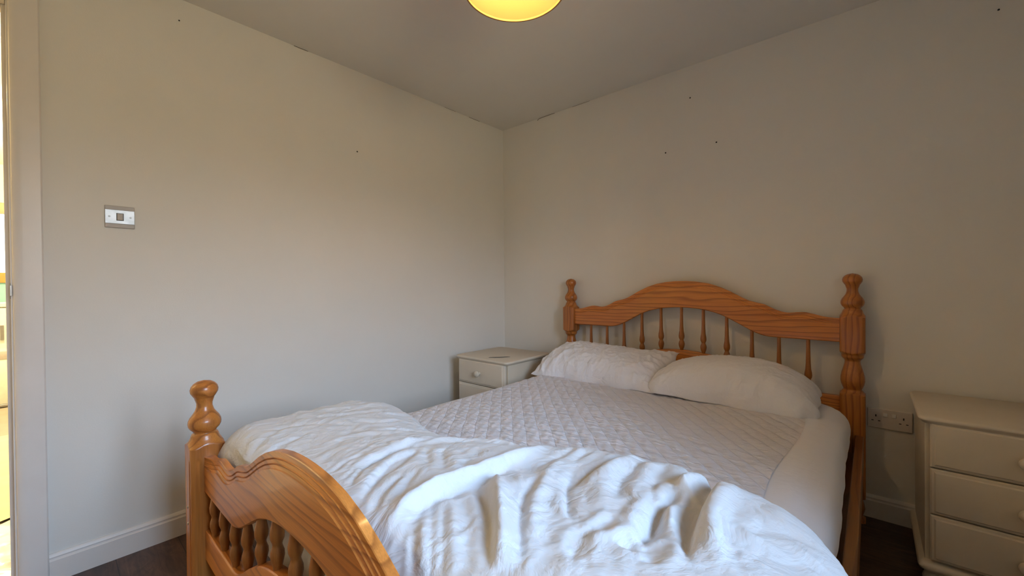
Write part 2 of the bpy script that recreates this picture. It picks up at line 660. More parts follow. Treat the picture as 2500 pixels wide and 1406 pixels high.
# ------------------------------------------------------------------ hall and kitchen beyond the door
M['hallwall'] = plaster('hall_paint', (0.80, 0.75, 0.60))
M['hallfloor'] = simple('hall_floor', (0.42, 0.34, 0.24), .5, 0, 6, .2)
M['teal'] = plaster('teal_paint', (0.30, 0.55, 0.50))
M['orangewood'] = simple('orange_pine_frame', (0.62, 0.27, 0.05), .4, 0, 12, .2)
M['whitegoods'] = simple('white_enamel', (0.80, 0.82, 0.74), .3)
HX = -5.0
struct(MB().box(HX, 0.0, -3.6, -1.6, -0.1, 0.0).build('floor_hall', M['hallfloor']))
struct(MB().box(HX, -WT, -3.6, -1.6, 2.42, 2.5).build('ceiling_hall', M['hallwall']))
struct(MB().box(HX, -WT, -1.7, -1.6, 0, 2.42).build('wall_hall_right', M['hallwall']))
struct(MB().box(HX, -WT, -3.6, -3.5, 0, 2.42).build('wall_hall_left', M['hallwall']))
struct(MB().box(-WT, -WT + .02, -3.6, -1.6, ROOM_H, 2.42).build('wall_hall_near', M['hallwall']))
hw = MB()
hw.box(HX, HX + .1, -3.5, -1.7, 0, 1.20)
hw.box(HX, HX + .1, -3.5, -1.7, 2.10, 2.42)
hw.box(HX, HX + .1, -3.5, -3.35, 1.2, 2.1)
hw.box(HX, HX + .1, -2.0, -1.7, 1.2, 2.1)
struct(hw.build('wall_hall_far', M['teal']))
struct(MB().box(HX + .1, HX + .115, -3.5, -1.7, 2.0, 2.42).build('trim_3', M['hallwall']))
kf = MB()
kf.box(HX + .06, HX + .13, -3.35, -2.0, 1.13, 1.24)
kf.box(HX + .06, HX + .13, -3.35, -2.0, 1.88, 2.0)
kf.box(HX + .06, HX + .13, -3.35, -3.28, 1.24, 1.88)
kf.box(HX + .06, HX + .13, -2.07, -2.0, 1.24, 1.88)
kw = struct(kf.build('window_2', M['orangewood'], bevel=.004))
M['daylit'] = emit_mat('daylit_frosted_glass', (0.80, 0.93, 1.0), 2.6)
MB().box(HX + .08, HX + .09, -3.28, -2.07, 1.24, 1.88).build('pane', M['daylit'], kw)
# kitchen base unit under the window
kc = empty('kitchen_cabinet', (-4.6, -2.7, 0))
tag(kc, 'pale kitchen base cabinet under the far window, seen past the door frame', 'cabinet')
MB().box(-.28, .26, -.6, .6, .10, .88).build('body', M['whitegoods'], kc, bevel=.004)
MB().box(-.29, .29, -.62, .62, .88, .92).build('worktop', M['hallwall'], kc, bevel=.004)
MB().box(-.26, .20, -.6, .6, 0, .10).build('plinth', M['hallwall'], kc)
for s_ in (-1, 1):
    d = MB().box(.26, .28, s_ * .3 - .292, s_ * .3 + .292, .11, .87).build('door', M['whitegoods'], kc, bevel=.003)
    MB().box(.28, .305, s_ * .05 - .012, s_ * .05 + .012, .55, .70).build('handle', M['steel'], d, bevel=.003)
# pedal bin
pb = empty('pedal_bin', (-3.75, -2.72, 0))
tag(pb, 'white pedal bin with grey lid rim standing on the hall floor beyond the door', 'bin')
MB().lathe([(.0, 0), (.125, 0), (.13, .01), (.13, .42), (.125, .43), (.0, .43)], n=28).build('body', M['whitegoods'], pb, smooth=True)
MB().lathe([(.0, .445), (.133, .43), (.133, .47), (.12, .50), (.0, .52)], n=28).build('lid', M['greyplastic'], pb, smooth=True)
MB().box(.12, .17, -.03, .03, .01, .03).build('pedal', M['steel'], pb, bevel=.003)


def crumple(x0, x1, y0, y1, amp, cell, seed, th=.0015, n=60):
    rnd = np.random.RandomState(seed)
    gx, gy = np.meshgrid(np.linspace(x0, x1, n), np.linspace(y0, y1, n), indexing='ij')
    pts = np.stack([rnd.uniform(x0, x1, int(1 / cell)), rnd.uniform(y0, y1, int(1 / cell)), rnd.uniform(0, 1, int(1 / cell))], 1)
    z = np.zeros_like(gx)
    d = np.sqrt((gx[..., None] - pts[:, 0]) ** 2 + (gy[..., None] - pts[:, 1]) ** 2)
    ds = np.sort(d, axis=-1)
    z = amp * np.clip((ds[..., 1] - ds[..., 0]) / ((x1 - x0) * 0.12), 0, 1)
    nearest = np.argmin(d, axis=-1)
    z = amp * (0.35 + .65 * pts[nearest, 2]) * (z / amp) + .002
    return [[(gx[i, j], gy[i, j], z[i, j]) for j in range(n)] for i in range(n)]


M['paper'] = simple('cream_dust_paper', (0.74, 0.66, 0.42), .8, 0, 8, .1)
M['film'] = simple('white_plastic_film', (0.74, 0.74, 0.74), .25, 0, 20, .1)
tag(MB().grid(crumple(-2.45, -.72, -3.2, -1.95, .045, .03, 3)).build('dust_sheet', M['paper'], smooth=True, angle=.5),
    'crumpled cream paper dust sheet spread on the hall floor', 'dust sheet')
tag(MB().grid(crumple(-.70, -.14, -3.2, -2.0, .04, .02, 8)).build('plastic_sheet', M['film'], smooth=True, angle=.7),
    'crumpled white plastic sheet on the hall floor by the door frame', 'plastic sheet')

# ------------------------------------------------------------------ small fittings on the walls
sw = empty('light_switch', (0, -2.251, 1.339))
tag(sw, 'square brushed steel light switch with a single rocker beside the door frame', 'light switch')
MB().box(0, .006, -.043, .043, -.043, .043).build('back_plate', M['greyplastic'], sw, bevel=.002)
MB().box(.006, .0085, -.0425, .0425, -.027, .027).build('faceplate', M['chrome'], sw, bevel=.001)
rk = [[(.0085, -.009, -.013), (.0085, .009, -.013), (.0085, .009, .013), (.0085, -.009, .013)],
      [(.0115, -.0085, -.0125), (.0115, .0085, -.0125), (.0135, .0085, .0125), (.0135, -.0085, .0125)]]
MB().box(.0084, .0090, -.0105, .0105, -.0145, .0145).build('rocker_surround', M['dark'], sw)
MB().loft(rk).build('rocker', M['greyplastic'], sw, bevel=.0008)
for s_ in (-1, 1):
    MB().lathe([(0, 0), (.0032, 0), (.0028, .0012), (0, .0016)], (.0085, s_ * .0305, 0), 14, 'x').build('screw', M['chrome'], sw, smooth=True)

so = empty('power_socket', (2.291, 0, .449))
tag(so, 'double wall socket with two white rockers between bed post and bedside chest', 'socket')
MB().box(-.073, .073, -.009, 0, -.043, .043).build('faceplate', M['plastic'], so, bevel=.003)
for s_ in (-1, 1):
    MB().box(s_ * .014 - .0075, s_ * .014 + .0075, -.013, -.009, .012, .028).build('rocker', M['rocker'], so, bevel=.001)
for s_ in (-1, 1):
    cx = s_ * .045
    for (a, b_, w_, h_) in ((0, .012, .0035, .0075), (-.011, -.010, .006, .0028), (.011, -.010, .006, .0028)):
        MB().box(cx + a - w_ / 1.6, cx + a + w_ / 1.6, -.0096, -.0089, b_ - h_ / 1.6, b_ + h_ / 1.6).build('pin_slot', M['dark'], so)


def nail(loc, axis, label, r=.0042):
    o = MB().lathe([(0, 0), (r, 0), (r * .9, .002), (r * .45, .004), (0, .0045)], (0, 0, 0), 12, 'x' if axis == 'x' else 'y').build('nail', M['dark'], smooth=True)
    o.location = loc
    tag(o, label, 'nail', 'nail heads left in the bare walls')


nail((0, -1.251, 1.836), 'x', 'dark nail head in the left wall, between light switch and room corner')
nail((0, -2.056, 2.206), 'x', 'tiny dark nail head high on the left wall, above the light switch', .003)
nail((1.454, 0, 2.119), 'y', 'highest of the three dark nail heads over the arched headboard')
nail((1.592, 0, 1.833), 'y', 'right one of the two lower nail heads over the arched headboard')
nail((1.312, 0, 1.836), 'y', 'left one of the two lower nail heads over the arched headboard')
nail((2.603, 0, 2.105), 'y', 'dark nail mark near the ceiling above the right bedside chest', .0035)

# ------------------------------------------------------------------ pendant lamp
LX, LY, LZ, LR = 1.363, -1.429, 2.020, .168
pl = empty('pendant_lamp', (LX, LY, LZ))
tag(pl, 'lit yellow drum lampshade hanging from the ceiling over the bed', 'lamp')
n = 64
rings = []
for r, z in ((LR, 0), (LR * .93, .20), (LR * .93 - .003, .20), (LR - .003, 0)):
    rings.append([(r * math.cos(2 * math.pi * j / n), r * math.sin(2 * math.pi * j / n), z) for j in range(n)])
sh = MB()
sh.loft(rings + [rings[0]], caps=False)
sh.build('shade', M['shade'], pl, smooth=True)
M['rimband'] = simple('shade_rim_tape', (0.42, 0.24, 0.07), .7)
for z0, rr in ((0.0, LR), (.196, LR * .93)):
    rb = []
    for r, z in ((rr + .0012, z0 - .001), (rr + .0012, z0 + .005), (rr - .0045, z0 + .005), (rr - .0045, z0 - .001)):
        rb.append([(r * math.cos(2 * math.pi * j / n), r * math.sin(2 * math.pi * j / n), z) for j in range(n)])
    MB().loft(rb + [rb[0]], caps=False).build('shade_rim', M['rimband'], pl, smooth=True)
sp_ = MB()
for k in range(3):
    a = 2 * math.pi * k / 3 + .5
    sp_.tube([(.02 * math.cos(a), .02 * math.sin(a), .165), (LR * .93 * math.cos(a), LR * .93 * math.sin(a), .195)], .0014, 6)
sp_.build('shade_spider', M['steel'], pl, smooth=True)
MB().lathe([(0, .13), (.019, .13), (.019, .175), (.012, .19), (.005, .195), (0, .195)], n=20).build('bulb_holder', M['plastic'], pl, smooth=True)
MB().tube([(0, 0, .19), (0, 0, ROOM_H - LZ - .02)], .003, 8).build('cord', M['plastic'], pl, smooth=True)
MB().lathe([(0, ROOM_H - LZ), (.045, ROOM_H - LZ), (.043, ROOM_H - LZ - .012), (.02, ROOM_H - LZ - .024), (0, ROOM_H - LZ - .025)], n=28).build('ceiling_rose', M['plastic'], pl, smooth=True)
M['bulb'] = emit_mat('warm_bulb_glass', (1.0, 0.65, 0.28), LAMP_POWER * 28)
MB().lathe([(0, .045), (.018, .05), (.029, .07), (.030, .085), (.022, .11), (.014, .13), (0, .131)], n=24).build('bulb', M['bulb'], pl, smooth=True)


# ------------------------------------------------------------------ bedside chests (a matching pair)
def chest(loc, label, marked):
    W_, D_, H_ = .47, .45, .595
    t = empty('bedside_chest', loc)
    tag(t, label, 'bedside table', 'matching cream painted bedside chests')
    # local: back at y=0, front at y=-D_, x 0..W_
    b = MB()
    b.box(.018, W_ - .018, -D_ + .035, -.006, .085, H_ - .024)
    b.build('carcass', M['furniture'], t, bevel=.002)
    # top with rounded corners and moulded lip
    def rr(x0, x1, y0, y1, r, z, n=8):
        pts = []
        for cx, cy, a0 in ((x1 - r, y0 + r, -90), (x1 - r, y1 - r, 0), (x0 + r, y1 - r, 90), (x0 + r, y0 + r, 180)):
            for k in range(n + 1):
                a = math.radians(a0 + 90 * k / n)
                pts.append((cx + r * math.cos(a), cy + r * math.sin(a), z))
        return pts
    rings = []
    for ins, z in ((.016, -.026), (.010, -.024), (.007, -.018), (.001, -.013), (0, -.008), (.002, -.003), (.006, 0)):
        rings.append(rr(ins, W_ - ins, -D_ + ins, -.002, .03, H_ + z))
    tp = MB().loft(rings).build('top', M['furniture'], t, smooth=True, angle=1.2)
    if marked:  # thin dark grey oval laid on the pale top
        st = []
        for k in range(20):
            a = 2 * math.pi * k / 20
            u, v = .070 * math.cos(a), .017 * math.sin(a) * (1 + .3 * math.sin(3 * a))
            c, s = math.cos(.85), math.sin(.85)
            st.append((u * c - v * s + .31, u * s + v * c - D_ + .11))
        MB().loft([[(x, y, H_ + .0001) for x, y in st], [(x, y, H_ + .0006) for x, y in st]]).build('top_mark', M['greymark'], t)['label'] = 'dark grey mark on the pale top'
    # drawers
    z = .105
    dh = .155
    for k in range(3):
        z0 = z + k * .159
        fr_ = []
        for ins, y in ((0, .030), (0, .014), (.004, .010), (.009, .009), (.013, .0045), (.016, .004)):
            fr_.append([(.030 + ins, -D_ + y, z0 + ins), (W_ - .030 - ins, -D_ + y, z0 + ins),
                        (W_ - .030 - ins, -D_ + y, z0 + dh - ins), (.030 + ins, -D_ + y, z0 + dh - ins)])
        d = MB().loft(fr_).build('drawer', M['furniture'], t, smooth=True, angle=.3)
        MB().lathe([(0, 0), (.0085, 0), (.007, .006), (.0095, .012), (.017, .018), (.0195, .026), (.0175, .033), (.010, .038), (0, .039)],
                   (W_ / 2, -D_ + .004, z0 + dh / 2 - .002), 28, 'y').build('knob', M['furniture'], d, smooth=True)
    pl_ = []
    for ins, zz in ((.014, .060), (.004, .066), (.0, .076), (.004, .088), (.016, .094)):
        pl_.append(rr(ins, W_ - ins, -D_ + ins + .004, -.004, .02, zz))
    MB().loft(pl_).build('base_moulding', M['furniture'], t, smooth=True, angle=.9)
    for fx, fy in ((.045, -D_ + .05), (W_ - .045, -D_ + .05), (.045, -.05), (W_ - .045, -.05)):
        MB().lathe([(0, 0), (.022, 0), (.030, .010), (.033, .026), (.028, .042), (.020, .050), (.024, .056), (.024, .062), (0, .062)],
                   (fx, fy, 0), 24).build('foot', M['furniture'], t, smooth=True)
    return t


chest((.135, -.20, 0), 'cream bedside chest in the room corner with a grey mark on its top', True)
chest((2.352, -.02, 0), 'cream bedside chest right of the bed, beside the double wall socket', False)

# ------------------------------------------------------------------ pine bed
BX = 1.423                    # bed centre line
PX = .745                     # post offset from it
HY, FY = -.062, -2.126        # post centre lines, head and foot
bed = empty('pine_bed', (BX, 0, 0))
tag(bed, 'orange varnished pine bed with turned posts, arched headboard and footboard', 'bed')


def interp(tab, x):
    for i in range(len(tab) - 1):
        if x <= tab[i + 1][0]:
            a, b = tab[i], tab[i + 1]
            f = (x - a[0]) / (b[0] - a[0])
            return a[1] + (b[1] - a[1]) * f
    return tab[-1][1]


FINIAL = [(0, .0), (.004, .018), (.010, .027), (.018, .0335), (.028, .0362), (.037, .0350), (.045, .0305), (.050, .0275), (.0525, .0255), (.056, .0250), (.060, .0235),
          (.070, .0205), (.080, .0205), (.092, .0240), (.102, .0300), (.112, .0370), (.122, .0415), (.130, .0425), (.138, .0415), (.146, .0375), (.153, .0310), (.158, .0285),
          (.160, .0290), (.163, .0330), (.169, .0355), (.175, .0370), (.180, .0395), (.186, .0430), (.192, .0490), (.197, .0570), (.201, .0650)]


def post(ztop, blocks, mids, flutes, origin):
    """blocks/mids: square shaft with turned parts; radius profile from the top down"""
    prof = [(ztop - d, r) for d, r in FINIAL] + mids
    prof.sort()
    zs = set()
    z = 0.0
    zl = [p[0] for p in prof]
    for a in np.arange(0, ztop, .006):
        zs.add(round(float(a), 4))
    for a in zl:
        zs.add(round(a, 4))
    zs = sorted(v for v in zs if v <= ztop)
    half = .0445
    na = 96
    rings = []
    for z in zs:
        R = interp(prof, z) if z > prof[0][0] else .08
        ring = []
        for j in range(na):
            a = 2 * math.pi * (j + .5) / na
            c, s = math.cos(a), math.sin(a)
            q = half / max(abs(c), abs(s))
            q = min(q, (half * 2 - .010) / (abs(c) + abs(s)) / 1.0)   # small chamfer on the arrises
            r = min(q, R)
            if flutes and .10 < z < flutes and r > .035:
                tang = (s if abs(c) > abs(s) else c) * r
                for off in (-.026, .026):
                    e_ = min(1, (flutes - z) / .01, (z - .10) / .01)
                    r -= .0045 * math.exp(-((tang - off) / .0042) ** 2) * e_
            ring.append((c * r, s * r, z))
        rings.append(ring)
    rings[-1] = [(x * .01, y * .01, z) for x, y, z in rings[-1]]
    o = MB().loft(rings).build('post', M['pine_z'], bed, smooth=True, angle=.75)
    o.location = origin
    return o


HEADMID = [(.900, .0650), (.754, .0650), (.748, .0590), (.742, .0490), (.737, .0430), (.732, .0400), (.722, .0395), (.716, .0360), (.710, .0300), (.703, .0275), (.690, .0290), (.670, .0340), (.650, .0395),
           (.630, .0425), (.615, .0430), (.600, .0405), (.585, .0350), (.578, .0320), (.574, .0330), (.570, .0370), (.565, .0400), (.561, .0480), (.556, .0590), (.550, .0650),
           (.110, .065), (.105, .055), (.10, .04), (.09, .034), (.07, .040), (.05, .043), (.03, .038), (.0, .028)]
FOOTMID = [(.572, .065), (.110, .065), (.105, .055), (.10, .04), (.09, .034), (.07, .040), (.05, .043), (.03, .038), (.0, .028)]
for s_ in (-1, 1):
    post(1.096, None, HEADMID, 0, (s_ * PX, HY, 0))
for s_ in (-1, 1):
    post(.772, None, FOOTMID, .545, (s_ * PX, FY, 0))

# curved boards, outline heights relative to bed centre (x) on the headboard
TOPC = [(-.72, .892), (-.685, .893), (-.645, .897), (-.595, .911), (-.574, .916), (-.547, .915), (-.51, .910), (-.490, .912), (-.473, .916), (-.446, .927), (-.41, .947), (-.390, .953), (-.366, .958),
        (-.332, .968), (-.298, .986), (-.249, 1.014), (-.2, 1.037), (-.142, 1.056), (-.085, 1.066), (-.031, 1.070), (0, 1.0705)]
BOTC = [(-.72, .786), (-.572, .787), (-.456, .788), (-.425, .789), (-.402, .793), (-.380, .800), (-.354, .811), (-.325, .827), (-.262, .862), (-.221, .883), (-.18, .898), (-.135, .909), (-.085, .917), (-.031, .921), (0, .9215)]
RAILT = [(-.72, 0), (-.44, 0), (-.41, .002), (-.385, .010), (-.35, .030), (-.31, .058), (-.262, .086), (-.221, .106), (-.18, .120), (-.135, .130), (-.085, .137), (-.031, .140), (0, .1405)]


def smooth_tab(tab, xs, w=.012):
    out = []
    for x in xs:
        acc = 0
        for k in (-2, -1, 0, 1, 2):
            acc += interp(tab, -abs(x + k * w * .5)) * (1, 2, 3, 2, 1)[k + 2]
        out.append(acc / 9)
    return out


def board(name, mat, yf, th, topt, bott, dz, mould=True):
    """lofted board: front face at yf (towards -y), thickness th, stepped moulding under the top edge"""
    L_ = PX - .040
    xs = list(np.linspace(-L_, L_, 181))
    zt = smooth_tab(topt, xs)
    zb = smooth_tab(bott, xs)
    # moulding section: (distance below the top edge, y inset)
    if mould:
        sec = [(.0, .0105), (.0015, .0090), (.0120, .0085), (.0125, .0062), (.0160, .0078), (.0225, .0062), (.0230, .0036), (.0265, .0052), (.0325, .0034), (.0335, .0004), (.0370, .0)]
    else:
        sec = [(0, .0035), (.0015, .001), (.004, 0)]
    rings = []
    for i, x in enumerate(xs):
        a = max(i - 1, 0)
        b = min(i + 1, len(xs) - 1)
        tx, tz = xs[b] - xs[a], zt[b] - zt[a]
        ln_ = math.hypot(tx, tz)
        nx, nz = tz / ln_, -tx / ln_          # pointing down into the board
        ring = []
        fade = min(1.0, (L_ - abs(x)) / .05)
        def P(d, y):
            return (min(max(x + nx * d, -L_), L_), y, zt[i] + nz * d + dz)
        for d, ins in sec:
            ring.append(P(d, yf + ins * fade))
        ring.append((x, yf, zb[i] + dz + .004))
        ring.append((x, yf + .004, zb[i] + dz))
        ring.append((x, yf + th - .004, zb[i] + dz))
        ring.append((x, yf + th, zb[i] + dz + .004))
        for d, ins in reversed(sec):
            ring.append(P(d, yf + th - (ins * .25) * fade))
        rings.append(ring)
    return MB().loft(rings).build(name, mat, bed, smooth=True, angle=.45)


TH = .028
board('headboard_top_rail', M['pine_x'], HY - TH / 2 - .008, TH, TOPC, BOTC, 0)
board('footboard_top_rail', M['pine_xf'], FY - TH / 2 + .002, TH, TOPC, BOTC, -.3455)
HR, FR_ = .540, .327          # top heights of the lower rails at their ends
board('headboard_lower_rail', M['pine_x'], HY - TH / 2 - .004, TH, [(x, z + HR) for x, z in RAILT], [(x, z * .93 + HR - .092) for x, z in RAILT], 0, False)
board('footboard_lower_rail', M['pine_xf'], FY - TH / 2 + .002, TH, [(x, z + FR_) for x, z in RAILT], [(x, z * .93 + FR_ - .092) for x, z in RAILT], 0, False)


def spindle_prof(h, head):
    if head:   # double bead below, long taper above; beads at fixed distance from the bottom
        b = [(0, .0085), (.010, .0095), (.018, .0125), (.030, .0155), (.040, .0160), (.049, .0140), (.056, .0108), (.060, .0100), (.064, .0110), (.072, .0145), (.082, .0155),
             (.094, .0145), (.112, .0115), (.140, .0098), (.18, .0090), (h * .8 if h * .8 > .19 else .19, .0085), (h, .0080)]
        return [p for p in b if p[0] < h] + [(h, .0080)]
    b = [(0, .0085), (.08, .0092), (.17, .0116), (.27, .0142), (.36, .0136), (.44, .0105), (.48, .0095), (.52, .0105), (.60, .0140), (.70, .0146), (.80, .0125), (.90, .0105), (1.0, .0085)]
    return [(z * h, r) for z, r in b]


NH = 11
for k in range(NH):
    x = (k - 5) * .1168
    zb_ = interp(RAILT, -abs(x)) + HR - .004
    zt_ = interp(BOTC, -abs(x)) + .008
    pr = [(r, z) for z, r in spindle_prof(zt_ - zb_, True)]
    o = MB().lathe(pr, n=20).build('spindle', M['pine_s'], bed, smooth=True, angle=.9)
    o.location = (x, HY - .008, zb_)
NF = 14
for k in range(NF):
    x = (k - (NF - 1) / 2) * .0992
    zb_ = interp(RAILT, -abs(x)) + FR_ - .004
    zt_ = interp(BOTC, -abs(x)) - .3455 + .008
    pr = [(r, z) for z, r in spindle_prof(zt_ - zb_, False)]
    o = MB().lathe(pr, n=24).build('spindle', M['pine_s'], bed, smooth=True, angle=.9)
    o.location = (x, FY + .002, zb_)
# side rails, slats
for s_ in (-1, 1):
    r0 = .755 * s_
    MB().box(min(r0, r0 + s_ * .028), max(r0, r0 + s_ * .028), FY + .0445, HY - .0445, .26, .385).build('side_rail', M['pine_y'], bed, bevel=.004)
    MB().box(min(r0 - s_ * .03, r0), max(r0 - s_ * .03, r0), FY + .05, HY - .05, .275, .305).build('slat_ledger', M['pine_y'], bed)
for k in range(13):
    y = -.20 - k * .148
    MB().box(-.725, .725, y - .03, y + .03, .305, .323).build('slat', M['pine_x'], bed, bevel=.002)
# plugged bolt heads in the foot post face
for z in (.395, .345):
    MB().lathe([(0, 0), (.005, 0), (.004, .002), (0, .003)], (0, 0, 0), 14, 'y').build('screw', M['steel'], bed, smooth=True).location = (-PX, FY - .0440, z)

# ------------------------------------------------------------------ mattress and quilted protector
MX0, MX1, MY0, MY1, MZ0, MZ1 = .700, 2.150, -2.068, -.125, .323, .522


def rrect(x0, x1, y0, y1, r, n=12):
    pts = []
    for cx, cy, a0 in ((x1 - r, y0 + r, -90), (x1 - r, y1 - r, 0), (x0 + r, y1 - r, 90), (x0 + r, y0 + r, 180)):
        for k in range(n + 1):
            a = math.radians(a0 + 90 * k / n)
            pts.append((cx + r * math.cos(a), cy + r * math.sin(a)))
    return pts


mt = MB()
mr = []
for ins, z in ((.03, MZ0), (.01, MZ0 + .008), (.004, MZ0 + .03), (.004, MZ1 - .05), (.015, MZ1 - .022), (.04, MZ1 - .012)):
    mr.append([(x, y, z) for x, y in rrect(MX0 + ins, MX1 - ins, MY0 + ins, MY1 - ins, .09)])
tag(mt.loft(mr).build('mattress', M['sheet'], smooth=True, angle=1.0), 'thick white mattress on the pine bed, hidden under its quilted cover', 'mattress')

# protector: one skin, quilted centre panel plus plain skirt, built as two parts
QX0, QX1, QY0, QY1 = .765, 2.035, -2.04, -.30


def top_z(x, y):
    dx = min(x - MX0, MX1 + .012 - x)
    dy = min(y - MY0, MY1 + .01 - y)
    z = MZ1 + .004
    for d in (dx, dy):
        d = max(d, 0)
        if d < .11:
            z -= .055 * (1 - d / .11) ** 2.4
    return z + .004 * math.sin(x * 5 + 1) * math.sin(y * 4.1)


def quilt_h(x, y, rnd):
    a = math.radians(-48)
    u = (x * math.cos(a) + y * math.sin(a)) / .046
    v = (-x * math.sin(a) + y * math.cos(a)) / .046
    # slight waviness of the stitch lines
    
    fu = abs(math.sin(math.pi * u))
    fv = abs(math.sin(math.pi * v))
    return .0034 * (fv ** .40) * (.6 + .4 * fu ** .5) + .0008 * math.sin(v * 9 + u * 3)


pm = empty('mattress_protector', (0, 0, 0))
pm.location = (BX, -1.1, MZ1)
tag(pm, 'white diamond quilted mattress protector stretched over the bed, creased with plain sides', 'bedding')
nx_, ny_ = 340, 460
P = []
for i in range(nx_):
    x = QX0 + (QX1 - QX0) * i / (nx_ - 1)
    row = []
    for j in range(ny_):
        y = QY0 + (QY1 - QY0) * j / (ny_ - 1)
        xe = x + .012 * math.sin(y * 7) * ((i / (nx_ - 1)) ** 3)
        ed = min(xe - QX0, QX1 - xe, QY1 - y, y - QY0) / .012
        f = max(0, min(1, ed))
        row.append((xe, y, top_z(xe, y) + .0002 + quilt_h(xe, y, 0) * f))
    P.append(row)
q_ = MB().grid(P).build('quilted_panel', M['quilt'], smooth=True, angle=3.1)
q_.parent = pm
q_.location = (-BX, 1.1, -MZ1)
q_['label'] = 'diamond stitched centre panel'
# plain skirt: rounded rectangle rings from a seam under the quilt outwards and down
sk = []
NS = 60
base = rrect(MX0 - .004, MX1 + .010, MY0 - .004, MY1 + .004, .13, NS // 4 * 2)


def resample(pts, n):
    P_ = pts + [pts[0]]
    d = [0]
    for a, b in zip(P_[:-1], P_[1:]):
        d.append(d[-1] + math.dist(a, b))
    out = []
    k = 0
    for i in range(n):
        t_ = d[-1] * i / n
        while d[k + 1] < t_:
            k += 1
        f = (t_ - d[k]) / max(d[k + 1] - d[k], 1e-9)
        out.append((P_[k][0] + (P_[k + 1][0] - P_[k][0]) * f, P_[k][1] + (P_[k + 1][1] - P_[k][1]) * f))
    return out


nper = 520
base = resample(base, nper)
nrm = []
for i in range(nper):
    a, b = base[i - 1], base[(i + 1) % nper]
    tx, ty = b[0] - a[0], b[1] - a[1]
    l = math.hypot(tx, ty)
    nrm.append((ty / l, -tx / l))
rnd = random.Random(5)
ph = [rnd.uniform(0, 6.28) for _ in range(8)]
prof_s = [(-.24, 0), (-.16, 0), (-.11, 0), (-.085, -.001), (-.06, -.006), (-.04, -.013), (-.022, -.024), (-.010, -.036), (-.002, -.050), (.003, -.066), (.006, -.085), (.007, -.105), (.006, -.125), (.001, -.145), (-.006, -.163), (-.016, -.178), (-.03, -.188)]
for pi_, (off, dz) in enumerate(prof_s):
    ring = []
    for i, ((x, y), (a, b)) in enumerate(zip(base, nrm)):
        s_ = i / nper * 7.0
        dn = min(1, max(0, -dz / .1))
        wv = .0035 * math.sin(s_ * 5 + ph[0] + dz * 14) + .0014 * math.sin(s_ * 17 + ph[1] - dz * 25) + .0008 * math.sin(s_ * 43 + ph[2] + dz * 30)
        bulge = .0 * (1 if x > 1.8 else 0)
        o_ = off + wv * dn + bulge
        xx, yy = x + a * o_, y + b * o_
        if off <= -.11:
            zz = top_z(xx, yy) - .0005
        else:
            zz = min(MZ1 + .004 + dz, top_z(xx, yy) + .001 if off < -.03 else 9) + .0015 * math.sin(s_ * 15 + ph[3]) * (1 - dn)
        yy = min(yy, HY - .040)
        ring.append((xx, yy, zz))
    sk.append(ring)
k_ = MB().loft(sk, caps=False).build('skirt', M['sheet'], smooth=True, angle=3.1)
k_.parent = pm
k_.location = (-BX, 1.1, -MZ1)
k_['label'] = 'plain smooth white side of the protector'


# ------------------------------------------------------------------ pillows
def vnoise(seed, n=14):
    rs = np.random.RandomState(seed)
    K = rs.normal(0, 1, (n, 2))
    p = rs.uniform(0, 6.28, n)
    return K, p


def ridged(X, Y, seed, freq, n=10):
    """sum of folded sine fields giving soft creases"""
    rs = np.random.RandomState(seed)
    out = np.zeros_like(X)
    for k in range(n):
        a = rs.uniform(0, math.pi)
        f = freq * rs.uniform(.6, 1.9)
        w_ = np.sin(f * (X * math.cos(a) + Y * math.sin(a)) + rs.uniform(0, 6.28) + 1.3 * np.sin(f * .4 * (Y * math.cos(a) - X * math.sin(a)) + rs.uniform(0, 6.28)))
        m_ = .5 + .5 * np.sin(f * .33 * (X * math.sin(a * 2.3) + Y * math.cos(a * 1.7)) + rs.uniform(0, 6.28))
        out += (1 - np.abs(w_)) ** 3 * m_ ** 2
    return out / n


